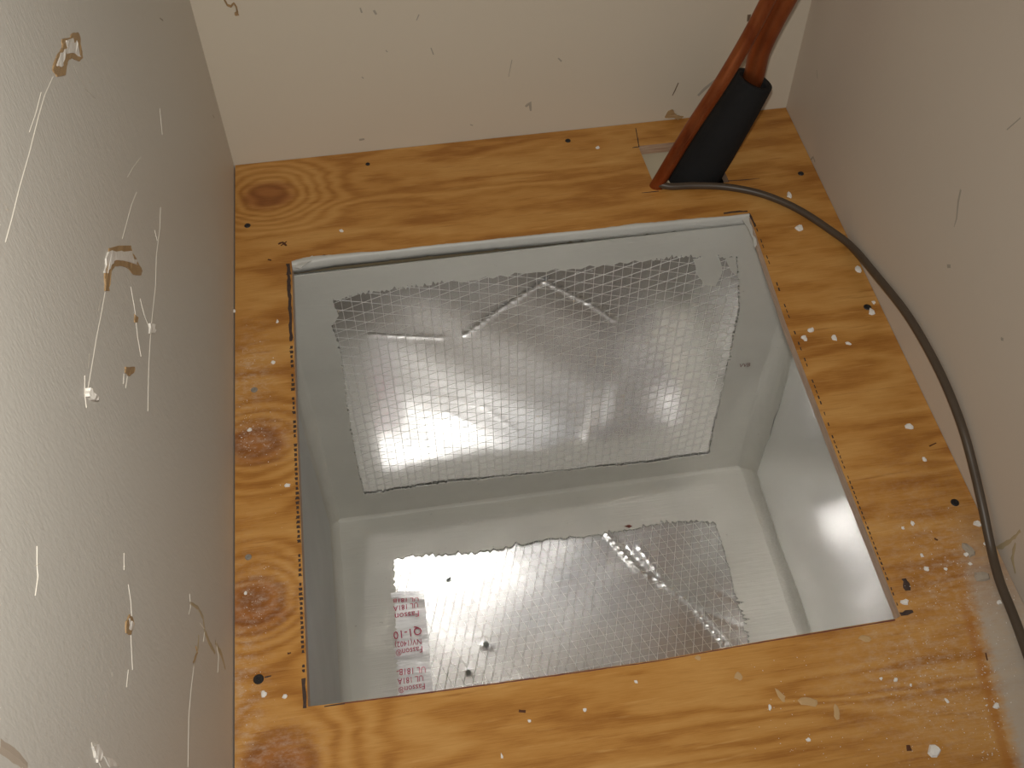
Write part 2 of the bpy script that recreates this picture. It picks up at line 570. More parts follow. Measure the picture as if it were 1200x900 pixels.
SCR = [([(62, 90), (52, 112), (44, 140), (34, 180), (22, 222), (14, 255), (6, 284)], [1.5, 2.2, 2.2, 2.2, 1.8, 2.4, 1]),
       ([(48, 108), (42, 132), (34, 155)], [.6, 1.1, .5]),
       ([(187, 127), (190, 158)], [.6, .8]),
       ([(160, 225), (154, 240), (148, 262), (143, 280)], [2.2, 1.6, 1.0, .8]),
       ([(165, 184), (156, 196), (149, 208)], [1.0, 1.0, .6]),
       ([(123, 342), (119, 365), (113, 395), (108, 425), (103, 455)], [1.2, 1.4, 1.4, 1.6, 1.2]),
       ([(99, 440), (99, 462), (101, 478)], [.8, 1.6, .8]),
       ([(153, 336), (158, 365), (161, 395), (165, 418)], [1, 1.3, 1.1, .8]),
       ([(164, 350), (169, 370), (175, 385)], [.8, 1.1, 1.0]),
       ([(188, 243), (187, 268), (183, 300), (182, 335), (178, 372), (176, 395), (174, 430), (173, 482)], [.8, 1, 1.1, 1.1, 1.2, 1.2, 1, .6]),
       ([(181, 270), (184, 282)], [.6, .8]),
       ([(149, 441), (147, 455)], [1.0, .6]), ([(145, 438), (144, 450)], [.7, .4]),
       ([(43, 640), (43, 662), (44, 676), (41, 698)], [.8, 1.8, 1.5, .6]),
       ([(40, 664), (47, 660)], [.6, .8]),
       ([(145, 648), (145, 668)], [.8, .8]),
       ([(150, 685), (153, 705), (154, 722)], [.8, 1.6, 1.4]),
       ([(153, 742), (154, 765), (155, 785)], [1.6, 2.0, .8]), ([(150, 785), (148, 805)], [.8, .5]),
       ([(227, 781), (224, 805), (221, 840), (220, 899)], [2.4, 1.4, 1.3, 1.3]),
       ([(222, 696), (223, 712), (221, 720)], [.6, 1.2, .6]),
       ([(234, 730), (240, 738), (238, 752)], [1.2, 1.5, .6]),
       ([(253, 752), (256, 770), (255, 788)], [1.4, 1.2, .6]),
       ([(114, 890), (118, 899)], [2.0, 1.6]), ([(107, 870), (110, 888)], [.8, 1.2])]
for pts, ws in SCR:
    ribbon('scratch', LEFT, pts, [q * .65 for q in ws], .0003, M_scr, wall_left, wob=.12)
ribbon('smear', LEFT, [(222, 706), (232, 712), (238, 724), (240, 740), (246, 755), (252, 765)], [3, 5, 6, 7, 7, 4], .0003, M_smear, wall_left, wob=.2)
ribbon('smear', LEFT, [(233, 745), (232, 758), (228, 776)], [4, 5, 4], .0003, M_smear, wall_left, wob=.25)
ribbon('smear', LEFT, [(252, 752), (260, 768), (264, 784)], [5, 7, 4], .0003, M_smear, wall_left, wob=.2)
ribbon('smear', LEFT, [(229, 757), (231, 765), (226, 778)], [2, 4, 3], .0006, M_kraft, wall_left, wob=.2)
for pts, ws in (([(86, 76), (90, 86), (100, 104), (112, 116)], [.8, 1, .8, .5]), ([(187, 21), (191, 24)], [1.5, 2.0]),
                ([(249, 134), (251, 138)], [1.5, 1.5]), ([(122, 826), (124, 836)], [2.2, 1.6]), ([(131, 788), (131, 793)], [1, 1]),
                ([(118, 350), (115, 365)], [1.0, .6]), ([(105, 415), (103, 432)], [1.2, .8])):
    ribbon('wall_mark', LEFT, pts, ws, .0002, M_scuff, wall_left)
ribbon('wall_mark', LEFT, [(0, 874), (10, 880), (22, 890), (32, 899)], [14, 16, 14, 8], .0002, M_brown_patch, wall_left, wob=.1)  # faint brown patch at the lower near end, darker than the paint around it

# marks on the back wall
t6 = ribbon('torn_paper', BACK, [(262, -2), (266, 5), (271, 7), (274, 3), (277, 8), (278, 15)], [1.4, 1.6, 2, 1.6, 2, 2.4], .003, M_kraft, wall_back, wob=.2)
t6['label'] = 'curled brown paper shred at the top of the back wall'
poly('torn_paper', BACK, [(275, 14), (279, 13), (280, 17), (276, 18)], .003, M_kraft, wall_back)
t7 = poly('torn_paper', BACK, [(779, 137), (783, 130), (788, 128), (791, 133), (795, 135), (801, 136), (794, 139), (790, 137)], .004, M_kraft, wall_back)
t7['label'] = 'brown paper tear at the foot of the back wall'
for pts, ws in (([(422, 9), (424, 15)], [1.5, 2]), ([(438, 12), (441, 17)], [2.5, 2.5]), ([(491, 17), (488, 24)], [1.5, 1]),
                ([(505, 56), (508, 64)], [1.2, 1.4]), ([(452, 59), (454, 61)], [1.2, 1.2]), ([(424, 90), (426, 92)], [1.2, 1.2]),
                ([(421, 164), (427, 163)], [3, 2.5]), ([(551, 146), (554, 147)], [1.5, 1.5]),
                ([(654, 68), (658, 72)], [1.5, 2]), ([(616, 125), (621, 120), (622, 130)], [3, 4, 2]), ([(600, 70), (596, 90)], [1, .6])):
    ribbon('wall_mark', BACK, pts, ws, .0002, M_scuff, wall_back)
ribbon('wall_mark', BACK, [(795, 97), (791, 106), (788, 112)], [1.2, 1.4, 1], .0002, M_dark, wall_back)
ribbon('wall_mark', BACK, [(878, 17), (877, 25)], [4, 3.4], .0002, M_dark, wall_back)
ribbon('wall_mark', BACK, [(838, 94), (826, 104), (818, 112)], [3, 4, 3], .0002, M_scuff, wall_back)
# marks on the right wall
for pts, ws in (([(957, 82), (958, 92)], [1.4, 1.4]), ([(1126, 222), (1123, 236), (1121, 256), (1118, 266)], [3, 3.5, 2.5, 1]),
                ([(1110, 312), (1114, 312)], [4, 4]), ([(1173, 397), (1176, 398)], [4, 3]), ([(1180, 152), (1196, 138)], [1.5, 1.5]),
                ([(950, 187), (953, 184), (955, 190)], [2, 2.5, 2])):
    ribbon('wall_mark', RIGHT, pts, ws, .0002, M_scuff, wall_right)
ribbon('smear', RIGHT, [(1166, 642), (1174, 640), (1184, 634), (1196, 622)], [3, 5, 4, 3], .0002, M_smear, wall_right, wob=.3)
ribbon('smear', RIGHT, [(1190, 636), (1186, 655), (1190, 672)], [3, 5, 3], .0002, M_smear, wall_right, wob=.3)


# ------------------------------------------------------------------ screws in the plywood
def screw_mesh(r, m):
    bm = bmesh.new()
    n = 14
    def ring(rr, z):
        return [bm.verts.new((rr * math.cos(2 * math.pi * i / n), rr * math.sin(2 * math.pi * i / n), z)) for i in range(n)]
    a0, a1, a2 = ring(r * 1.15, 0.0002), ring(r * .95, .0009), ring(r * .45, .0009)
    for p, q in ((a0, a1), (a1, a2)):
        for i in range(n):
            bm.faces.new((p[i], p[(i + 1) % n], q[(i + 1) % n], q[i]))
    # cross recess: star of alternating depth
    c = bm.verts.new((0, 0, -.0012))
    mid = []
    for i in range(n):
        bm.faces.new((a2[i], a2[(i + 1) % n], c))
    bm.faces.new(list(reversed(a0)))
    # four recess arms as thin raised lips
    for k in range(4):
        t = k * math.pi / 2 + .5
        d, s = Vector((math.cos(t), math.sin(t), 0)), Vector((-math.sin(t), math.cos(t), 0))
        q = [d * r * .3 + s * r * .16, d * r * .85 + s * r * .10, d * r * .85 - s * r * .10, d * r * .3 - s * r * .16]
        vv = [bm.verts.new((p.x, p.y, .0011)) for p in q]
        bm.faces.new(vv)
    bmesh.ops.recalc_face_normals(bm, faces=bm.faces)
    me = bpy.data.meshes.new('screw')
    bm.to_mesh(me)
    bm.free()
    me.materials.append(m)
    return me


SM, SMS = screw_mesh(.0038, M_screw), screw_mesh(.0040, M_screw_s)
for px, py, k in ((431, 192.5, .75), (665.5, 165, .95), (938.5, 203.5, 1.0), (290, 264.5, 1.0), (1016.5, 360, 1.15), (1119, 589, 1.1),
                  (303, 796, 1.25), (298, 457, .9), (291, 653, .8)):
    o = bpy.data.objects.new('screw', SMS if (px, py) in ((298, 457), (291, 653)) else SM)
    if (px, py) in ((298, 457), (291, 653)):
        o['label'] = 'dusty grey screw head'
    o.location = un(px, py, 2, 0)
    o.scale = (k * .76, k * .76, 1)
    o.rotation_euler.z = rnd.uniform(0, 3)
    o.parent = floor
    C.objects.link(o)

# marker strokes and pitch marks on the plywood
def stroke(pts, ws, m=None, wob=.25):
    return ribbon('marker_stroke', FLOOR, pts, ws, .00025, m or M_ink, floor, wob=wob)


def dashed(p, q, w, n, keep=.8):
    for i in range(n):
        if rnd.random() > keep:
            continue
        t0, t1 = i / n, (i + .62) / n
        A = (p[0] + (q[0] - p[0]) * t0, p[1] + (q[1] - p[1]) * t0)
        B = (p[0] + (q[0] - p[0]) * t1, p[1] + (q[1] - p[1]) * t1)
        stroke([A, B], [w * rnd.uniform(.6, 1.1)] * 2)


stroke([(337.5, 309), (338, 322)], [4, 5])
stroke([(338, 322), (339.5, 350), (341, 400)], [4, 4, 3.4])
dashed((341, 400), (346, 520), 4, 22)
dashed((346, 520), (356, 790), 4, 48)
stroke([(355.5, 795), (357, 812), (357.5, 830)], [4.5, 5, 4])
stroke([(848, 250), (862, 248), (876, 247.5)], [2, 3, 2])
stroke([(372, 301.5), (380, 299.2), (388, 301)], [1.4, 2.0, 1.4])
stroke([(1055, 720), (1062, 718), (1070, 716.5)], [4, 5, 3])
stroke([(1059, 678), (1062, 684), (1065, 692)], [5, 8, 5], wob=.35)
dashed((975, 510), (1053, 712), 1.5, 34, .8)
dashed((882, 255), (975, 508), 1.6, 40, .5)
stroke([(878, 250), (882, 258), (885, 266)], [2, 2.5, 1.5])
stroke([(1049, 726.5), (900, 751.2), (800, 769.2), (767, 775.2), (633, 794), (500, 812), (400, 824.5)], [1.6, 1.3, 1.3, 1.2, 1.6, 1.6, 1.2], M_redline)
stroke([(404, 824.5), (380, 828)], [1.8, 1.4])
stroke([(318, 792), (310, 794)], [1.5, 2])
for pts, ws in (([(326, 286), (331, 284), (336, 288)], [2, 3.5, 2]), ([(329, 288), (336, 283)], [1.5, 1.5]), ([(314, 304), (318, 305)], [2, 2]),
                ([(1089, 523), (1097, 519)], [1.5, 1.5]), ([(608, 833), (616, 834)], [3, 3]), ([(1064, 873), (1066, 880)], [5, 5]),
                ([(1155, 765), (1157, 774)], [1.6, 1.6]), ([(1095, 631), (1099, 633)], [2.5, 2]), ([(337, 766), (341, 765)], [2.5, 2])):
    stroke(pts, ws, M_brown)
# saw overcuts at the notch
stroke([(741, 173), (749, 172)], [1.2, 1.6])
stroke([(853, 212), (870, 211), (890, 209)], [1.4, 1.2, .8])
stroke([(745, 150), (749, 172)], [.8, 1.2])
stroke([(752, 226), (772, 224)], [.8, 1.4])

# ------------------------------------------------------------------ plaster crumbs (loose things)
def crumb(px, py, w, h, label, m=None, group=None, name='plaster_crumb'):
    p = un(px, py, 2, 0)
    k = (p - CAM).length / FPX
    me = flake_mesh(name, w * k * .5, h * k * .62, min(.0022, .22 * w * k), m or M_chip, rnd.random(), 9, .32)
    o = bpy.data.objects.new(name, me)
    o.location = p + Vector((0, 0, .0003))
    o.rotation_euler.z = rnd.uniform(-.4, .4)
    C.objects.link(o)
    return tag(o, label, 'plaster crumb', group)


CR = [(937, 268, 9, 8, 'largest white plaster crumb below the cable near the back right corner'),
      (925, 229, 6, 8, 'white plaster crumb just above the cable, right of the pipe sleeve'),
      (1005.5, 316, 8, 7, 'white plaster crumb beside the cable at the foot of the right wall'),
      (1021, 366, 7, 8, 'white plaster crumb touching the black screw by the right wall'),
      (1024, 355, 5, 4, 'thin white sliver just above the black screw by the right wall'),
      (942.5, 396.5, 7, 6, 'white crumb nearest the opening, first of a row behind the right hole edge'),
      (951, 387, 8, 5, 'pale crumb just behind the row of crumbs by the right hole edge'),
      (978, 396, 6, 7, 'upright white crumb in the middle of the right plywood strip'),
      (994, 403, 7, 3, 'flat white sliver right of the upright crumb on the right strip'),
      (1066, 500.5, 9, 7, 'white crumb alone near the right wall, level with the middle of the opening'),
      (1083, 538.5, 6, 4, 'small white crumb below the lone crumb near the right wall'),
      (1069, 613, 4, 6, 'taller of two white crumbs in the right strip above the black burn mark'),
      (1058, 619, 4, 4, 'round white crumb left of the taller crumb above the burn mark'),
      (1080, 651, 4, 4, 'round white speck straight above the black burn mark'),
      (1086, 667, 6, 5, 'white crumb just above and right of the black burn mark'),
      (1108, 667, 4, 3, 'white speck midway between the burn mark and the right wall'),
      (1060, 706, 9, 6, 'white oval crumb between the burn mark and the front right corner of the opening'),
      (1145, 614, 9, 5, 'white sliver against the cable where it comes off the right wall'),
      (1132, 650, 6, 4, 'white crumb beside the grey putty spot near the right wall'),
      (1155, 638, 4, 4, 'tiny white crumb touching the cable near the grey putty spot'),
      (1171, 706, 6, 4, 'white crumb touching the cable beside the dusty grey film'),
      (1137, 661, 5, 3, 'white sliver below the grey putty spot'),
      (1095, 880, 14, 10, 'large pale plaster crumb low in the front right corner'),
      (1167, 827, 8, 5, 'white chip lying on the scribed line at the front right'),
      (947, 867, 5, 4, 'bright white crumb near the front edge, below the opening'),
      (902, 829, 4, 6, 'white sliver in front of the opening, left of a pale smear'),
      (1049.5, 797, 5, 4, 'brighter of two white crumbs in front of the hole corner'),
      (1032.5, 795.5, 4, 3, 'fainter of two white crumbs in front of the hole corner'),
      (1067, 803, 3, 3, 'tiny white crumb right of the pair before the hole corner'),
      (1109, 821, 4, 5, 'small white crumb on the dark grain at the front right'),
      (685, 832, 4, 4, 'white crumb on the front strip under the middle of the opening'),
      (745.5, 799, 4, 4, 'white crumb close to the front edge of the opening'),
      (620, 845, 4, 3, 'faint white crumb on the front strip right of a brown speck'),
      (588, 886, 3, 5, 'small white crumb at the very front of the plywood'),
      (337, 569, 7, 4, 'white crumb at the left edge of the opening'),
      (309, 813, 7, 6, 'white crumb below the front left screw'),
      (333.5, 816, 5, 5, 'white crumb right of the one below the front left screw'),
      (288, 695, 4, 4, 'white crumb at the top of the third knot by the left wall'),
      (274.5, 365, 4, 4, 'white crumb in the gap along the left wall'),
      (325, 377, 3, 5, 'small white crumb on the left strip near the marker line'),
      (320, 425, 6, 4, 'white sliver on the left strip above the grey screw'),
      (400, 271, 5, 4, 'lone white crumb on the back strip above the opening'),
      (700.5, 173, 5, 4, 'white crumb on the back strip left of the pipe notch'),
      (293, 504, 6, 4, 'white crumb at the top of the second knot by the left wall')]
for px, py, w, h, lab in CR:
    crumb(px, py, w, h, lab)
crumb(1150, 676, 16, 13, 'flat grey putty disc beside the cable at the right', M_chip_g, name='putty_disc')['category'] = 'putty'
crumb(1136, 646, 10, 14, 'dark grey putty spot near the right wall', M_chip_g, name='putty_disc')['category'] = 'putty'
for px, py, w, h, lab in ((980, 834, 7, 12, 'pale upright putty smear on the front strip right of centre'),
                          (947, 822, 20, 9, 'broad pale putty smear in front of the opening'),
                          (915, 815, 6, 14, 'narrow pale putty smear left of the broad smear'),
                          (865, 793, 8, 8, 'small pale putty smear just before the front hole edge'),
                          (1013, 748, 12, 7, 'pale putty smear near the front right corner of the opening'),
                          (818, 771, 7, 5, 'tiny pale putty smear touching the front edge of the opening')):
    o = crumb(px, py, w, h, lab, plain('pale_putty', (.56, .36, .17), .7) if 'pale_putty' not in bpy.data.materials else bpy.data.materials['pale_putty'], name='putty_smear')
    o.scale.z = .25
    o['category'] = 'putty'

# fine plaster dust: far too many specks to count
bm = bmesh.new()
def speck(px, py, s):
    p = un(px, py, 2, 0)
    if p.x > W - .004 or p.x < .005:
        return
    k = (p - CAM).length / FPX * s
    ph = rnd.uniform(0, 6)
    vv = [bm.verts.new((p.x + k * math.cos(ph + i * 2.09) * rnd.uniform(.5, 1.2), p.y + k * math.sin(ph + i * 2.09) * rnd.uniform(.5, 1.2), .0002)) for i in range(3)]
    t = bm.verts.new((p.x, p.y, .0002 + k * .6))
    bm.faces.new(vv)
    for i in range(3):
        bm.faces.new((vv[i], vv[(i + 1) % 3], t))
for _ in range(420):
    x = rnd.gauss(1115, 50); y = rnd.gauss(730, 85)
    if y > 590 and x < 1192 and x > 1075 + (y - 730) * .0 - 60 and (y > 730 or x > 1000 + .39 * (y - 560)):
        speck(x, y, rnd.uniform(.35, 1.0))
for _ in range(160):
    x = rnd.uniform(880, 1190); y = rnd.uniform(770, 898)
    speck(x, y, rnd.uniform(.35, 1.0))
for _ in range(60):
    speck(rnd.uniform(1150, 1170) , rnd.uniform(780, 890), rnd.uniform(.5, 1.3))
for cx, cy, sx, sy, n in ((297, 515, 16, 14, 90), (295, 705, 14, 18, 60), (290, 450, 12, 40, 60), (290, 820, 14, 50, 50), (330, 550, 8, 40, 20)):
    for _ in range(n):
        x, y = rnd.gauss(cx, sx), rnd.gauss(cy, sy)
        if 276 < x < 336:
            speck(x, y, rnd.uniform(.3, .9))
tag(link('plaster_dust', bm, M_chip), 'fine white plaster dust scattered over the plywood deck', 'dust', kind='stuff')

# ------------------------------------------------------------------ duct box below the opening
duct = bpy.data.objects.new('duct_box', None)
duct.location = ((XL + XR) / 2, (YB + YF) / 2, -D - .02)
C.objects.link(duct)
tag(duct, 'square foil-lined duct box with grey mastic seams below the opening', 'duct')
bpy.context.view_layer.update()


def dlink(name, bm, m, smooth=False, parent=None):
    for v in bm.verts:
        v.co -= duct.location
    o = link(name, bm, m, parent or duct, smooth)
    return o


# materials that use object coordinates expect world metres: shift by the duct origin
def shift_coords(m):
    for n in list(m.node_tree.nodes):
        if n.type == 'TEX_COORD':
            add = m.node_tree.nodes.new('ShaderNodeVectorMath')
            add.operation = 'ADD'
            add.inputs[1].default_value = duct.location
            for l in list(n.outputs['Object'].links):
                m.node_tree.links.new(add.outputs[0], l.to_socket)
            m.node_tree.links.new(n.outputs['Object'], add.inputs[0])


for m in (M_foil_b, M_foil_f, M_foil_s):
    shift_coords(m)

ZT = -T - .0009
for name, args in (('back_panel', (XL - .02, XR + .0065, YB + .003, YB + .025, -D - .02, ZT)),
                   ('left_panel', (XL - .02, XL - .003, YF - .02, YB + .003, -D - .02, ZT)),
                   ('right_panel', (XR + .003, XR + .0065, YF - .02, YB + .003, -D - .02, ZT)),
                   ('front_panel', (XL - .003, XR + .003, YF - .02, YF, -D - .02, ZT)),
                   ('bottom_panel', (XL - .003, XR + .003, YF, YB + .003, -D - .02, -D - .003))):
    bm = bmesh.new()
    box(bm, *args)
    dlink(name, bm, M_board)


def seg_dist(px, pz, a, b):
    ax, az = a
    bx, bz = b
    dx, dz = bx - ax, bz - az
    L = dx * dx + dz * dz
    t = max(0, min(1, ((px - ax) * dx + (pz - az) * dz) / L))
    s = ((px - ax) * dz - (pz - az) * dx) / math.sqrt(L)
    d = math.hypot(px - ax - t * dx, pz - az - t * dz)
    return d, s, t


def relief(ridges, wav):
    ph = [rnd.uniform(0, 6) for _ in range(6)]

    def hf(u, v):
        h = wav * (math.sin(u * 21 + ph[0] + 2 * math.sin(v * 9 + ph[1])) + .7 * math.sin(v * 26 + ph[2] + math.sin(u * 13 + ph[3])) + .4 * math.sin((u + v) * 60 + ph[4]))
        for (a, b, w, amp) in ridges:
            d, s, t = seg_dist(u, v, a, b)
            if d < 3 * w:
                k = 1 + .8 * math.sin(t * 31 + ph[5] * 3 + u * 90) * math.sin(t * 77 + v * 40)
                h += .27 * amp * k * math.exp(-(d / (.48 * w)) ** 2)
        return h
    return hf


def foil_sheet(name, mk, hf, u0, u1, v0, v1, nu, nv, m):
    """facing as a fine grid; mk(u, v, h) -> point, h = height towards the inside"""
    bm = bmesh.new()
    rows = []
    for i in range(nu + 1):
        rows.append([])
        for j in range(nv + 1):
            u, v = u0 + (u1 - u0) * i / nu, v0 + (v1 - v0) * j / nv
            rows[-1].append(bm.verts.new(mk(u, v, hf(u, v))))
    for i in range(nu):
        for j in range(nv):
            bm.faces.new((rows[i][j], rows[i + 1][j], rows[i + 1][j + 1], rows[i][j + 1]))
    return dlink(name, bm, m, True)


def scrim(name, mk, hf, u0, u1, v0, v1, fams, parent):
    """reinforcing net bonded under the facing: tent-section threads in several directions"""
    bm = bmesh.new()
    for ang, sp, wd, ht in fams:
        d = Vector((math.cos(math.radians(ang)), math.sin(math.radians(ang))))
        n = Vector((-d.y, d.x))
        cor = [Vector((a_, b_)) for a_ in (u0, u1) for b_ in (v0, v1)]
        lo, hi = min(c.dot(n) for c in cor), max(c.dot(n) for c in cor)
        k = lo + sp * .5
        while k < hi:
            # clip the line n.p = k to the rectangle
            t0, t1 = -9.0, 9.0
            ok = True
            for o_, dd, a_, b_ in ((n.x * k, d.x, u0, u1), (n.y * k, d.y, v0, v1)):
                if abs(dd) < 1e-9:
                    ok = ok and a_ <= o_ <= b_
                else:
                    x0, x1 = sorted(((a_ - o_) / dd, (b_ - o_) / dd))
                    t0, t1 = max(t0, x0), min(t1, x1)
            if ok and t1 - t0 > .01:
                m_ = max(2, int((t1 - t0) / .007))
                off = 0
                prev = None
                for i in range(m_ + 1):
                    off = .85 * off + rnd.uniform(-.00014, .00014)
                    p = n * (k + off) + d * (t0 + (t1 - t0) * i / m_)
                    h = hf(p.x, p.y)
                    a_, b_ = p + n * wd, p - n * wd
                    row = [bm.verts.new(mk(a_.x, a_.y, h - .00005)), bm.verts.new(mk(p.x, p.y, h + ht)), bm.verts.new(mk(b_.x, b_.y, h - .00005))]
                    if prev:
                        bm.faces.new((prev[0], prev[1], row[1], row[0]))
                        bm.faces.new((prev[1], prev[2], row[2], row[1]))
                    prev = row
            k += sp * rnd.uniform(.97, 1.03)
    o = dlink(name, bm, M_thread, False, parent)
    o['kind'] = 'stuff'
    return o


def rb(px, py):
    p = un(px, py, 1, YB)
    return (p.x, p.z)


def rf(px, py):
    p = un(px, py, 2, -D)
    return (p.x, p.y)


BR = [(rb(545, 392), rb(590, 360), .006, .0022), (rb(590, 360), rb(640, 328), .006, .0026), (rb(640, 330), rb(690, 355), .006, .0024),
      (rb(690, 355), rb(722, 376), .005, .0024), (rb(722, 376), rb(735, 420), .008, .0012), (rb(430, 391), rb(520, 396), .004, .0016),
      (rb(565, 475), rb(605, 505), .006, .0006), (rb(500, 462), rb(560, 474), .010, .0004), (rb(522, 482), rb(556, 497), .005, .0006)]
FR = [(rf(712, 627), rf(745, 665), .007, .0075), (rf(745, 665), rf(806, 705), .007, .0065), (rf(806, 705), rf(850, 757), .006, .0070),
      (rf(730, 640), rf(770, 685), .006, -.0040), (rf(748, 640), rf(785, 690), .006, .0040), (rf(820, 715), rf(868, 735), .008, .0014),
      (rf(540, 748), rf(640, 733), .004, .0004), (rf(566, 757), rf(574, 759), .006, .0030), (rf(548, 786), rf(552, 790), .005, .0028),
      (rf(650, 682), rf(668, 680), .005, .0016), (rf(835, 690), rf(880, 712), .007, .0014)]
mkb = lambda u, v, h: (u, YB - h, v)
mkf = lambda u, v, h: (u, v, -D + h)
mks = lambda u, v, h: (XR - h, u, v)
hb_, hf_, hs_ = relief(BR, .00045), relief(FR, .00045), relief([((-.40, -.30), (-.33, -.42), .002, .0010)], .0003)
bf = foil_sheet('back_foil', mkb, hb_, XL, XR, -D, ZT, 240, 190, M_foil_b)
ff = foil_sheet('bottom_foil', mkf, hf_, XL, XR, YF, YB, 240, 200, M_foil_f)
foil_sheet('right_foil', mks, hs_, YF, YB, -D, ZT, 120, 110, M_foil_s)
scrim('scrim_net', mkb, hb_, .075, .565, -.455, -.045, ((90, .0105, .00034, .00022), (20, .0150, .00038, .00025), (-17, .0150, .00038, .00025)), bf)
scrim('scrim_net', mkf, hf_, .095, .560, -.52, -.225, ((72, .0110, .00050, .00026), (112, .0130, .00036, .00018), (3, .0095, .00030, .00012)), ff)
bm = bmesh.new()
box(bm, XL - .0025, XL, YF, YB, -D, ZT)
dlink('left_mastic_coat', bm, M_mast_l)
bm = bmesh.new()
box(bm, XL, XR, YF, YF + .0006, -D, ZT)
dlink('front_foil', bm, M_foil_s)


def ragged(px_pts, jags, surf_fn, step=.0013, seed=3):
    """window outline (list of pixel corners), each edge with its own brush-tooth amplitude in metres"""
    r = random.Random(seed)
    P = [Vector(surf_fn(*p)) for p in px_pts]
    cen = sum(P, Vector((0, 0))) / len(P)
    out = []
    for i in range(len(P)):
        a_, b_ = P[i], P[(i + 1) % len(P)]
        amp, st = jags[i]
        n = max(1, int((b_ - a_).length / st))
        d = (b_ - a_).normalized()
        nr = Vector((-d.y, d.x))
        if nr.dot((a_ + b_) / 2 - cen) < 0:
            nr = -nr
        drift = 0
        for j in range(n):
            drift = .75 * drift + r.uniform(-1, 1) * amp * .35
            tooth = amp * (1.7 * r.random() ** 1.7 if j % 2 else -.5 * r.random())
            q = a_.lerp(b_, j / n) + nr * ((tooth + drift) if j else 0)
            out.append((q.x, q.y))
    return out


def coat(name, outer_loop, win, mk, m, th=.0011):
    bm = bmesh.new()
    loops = [outer_loop, win]
    allp = outer_loop + win
    tris = tessellate_polygon([[Vector((p[0], p[1], 0)) for p in l] for l in loops])
    top = [bm.verts.new(mk(p[0], p[1], th)) for p in allp]
    for t in tris:
        try:
            bm.faces.new([top[i] for i in t])
        except ValueError:
            pass
    bot = [bm.verts.new(mk(p[0], p[1], 0)) for p in allp]
    k = 0
    for l in loops:
        for i in range(len(l)):
            i0, i1 = k + i, k + (i + 1) % len(l)
            bm.faces.new((top[i0], top[i1], bot[i1], bot[i0]))
        k += len(l)
    return dlink(name, bm, m)


BW = [(390, 352), (430, 341), (470, 336), (520, 329), (560, 326), (620, 318), (660, 315), (700, 311), (760, 303), (800, 300), (862, 298),
      (865, 340), (866, 362), (858, 400), (847, 450), (838, 490), (831, 530), (760, 541), (700, 546), (600, 556), (520, 564), (428, 578),
      (420, 552), (411, 500), (404, 450), (397, 400), (388, 380), (397, 368)]
BJ = [(.003, .0022)] * 3 + [(.0028, .0075)] * 5 + [(.003, .0026)] * 2 + [(.0015, .003)] * 6 + [(.0016, .0030)] * 5 + [(.0014, .004)] * 6 + [(.001, .004)]
win = ragged(BW, BJ, rb, seed=5)
coat('back_mastic_coat', [(XL, -D), (XR, -D), (XR, ZT), (XL, ZT)], win, lambda u, v, h: (u, YB - .0014 - h, v), M_mast, .0012)
FW = [(462, 656), (480, 652), (560, 648), (600, 641), (640, 632), (706, 628), (760, 617), (800, 612), (838, 614), (846, 640), (855, 670),
      (862, 700), (871, 735), (878, 760), (896, 840), (470, 920), (468, 830), (467, 770), (462, 700)]
FJ = [(.0030, .0042)] * 3 + [(.0034, .0060)] * 2 + [(.003, .0034)] * 3 + [(.0012, .003)] * 3 + [(.0045, .0028)] * 3 + [(.001, .01)] * 2 + [(.002, .003)] * 2 + [(.0028, .0036)]
win2 = ragged(FW, FJ, rf, seed=8)
win2 = [(x, max(y, YF + .03)) for x, y in win2]
coat('bottom_mastic_coat', [(XL, YF), (XR, YF), (XR, YB), (XL, YB)], win2, lambda u, v, h: (u, v, -D + .0014 + h), M_mast, .0012)


def bead(name, p0, p1, u, v, r, m, seed):
    """concave mastic fillet from p0 to p1; u, v point from the corner along the two faces"""
    rr = random.Random(seed)
    bm = bmesh.new()
    p0, p1, u, v = Vector(p0), Vector(p1), Vector(u), Vector(v)
    n, k = 70, 7
    prev = None
    w1 = w2 = 0
    for i in range(n + 1):
        q = p0.lerp(p1, i / n)
        w1 = .9 * w1 + rr.uniform(-.05, .05)
        w2 = .9 * w2 + rr.uniform(-.05, .05)
        r1, r2 = r * (1 + w1), r * (1 + w2)
        row = []
        row.append(bm.verts.new(q + u * (r1 + .005)))
        for j in range(k + 1):
            t = j / k * math.pi / 2
            row.append(bm.verts.new(q + u * (r1 * (1 - math.sin(t)) + .0006) + v * (r2 * (1 - math.cos(t)) + .0006)))
        row.append(bm.verts.new(q + v * (r2 + .005)))
        if prev:
            for j in range(k + 2):
                bm.faces.new((prev[j], prev[j + 1], row[j + 1], row[j]))
        prev = row
    return dlink(name, bm, m, True)


bead('mastic_seam', (XL, YB, -D), (XR, YB, -D), (0, -1, 0), (0, 0, 1), .013, M_mast, 1)
bead('mastic_seam', (XL, YB, -D), (XL, YB, ZT), (1, 0, 0), (0, -1, 0), .020, M_mast_v, 2)
bead('mastic_seam', (XR, YB, -D), (XR, YB, ZT), (-1, 0, 0), (0, -1, 0), .026, M_mast_v, 3)
bead('mastic_seam', (XL, YF, -D), (XL, YB, -D), (1, 0, 0), (0, 0, 1), .020, M_mast, 4)
bead('mastic_seam', (XR, YF, -D), (XR, YB, -D), (-1, 0, 0), (0, 0, 1), .020, M_mast, 5)

for pts_ in ([(812, 303), (830, 299), (842, 300), (846, 318), (838, 334), (824, 333), (816, 320)], [(850, 300), (862, 299), (863, 322), (856, 316)]):
    o = poly('mastic_smear', DBACK, pts_, .0009, M_mast, duct, off=.0010, jag=2.5)
    o.matrix_parent_inverse = Matrix.Translation(-duct.location)
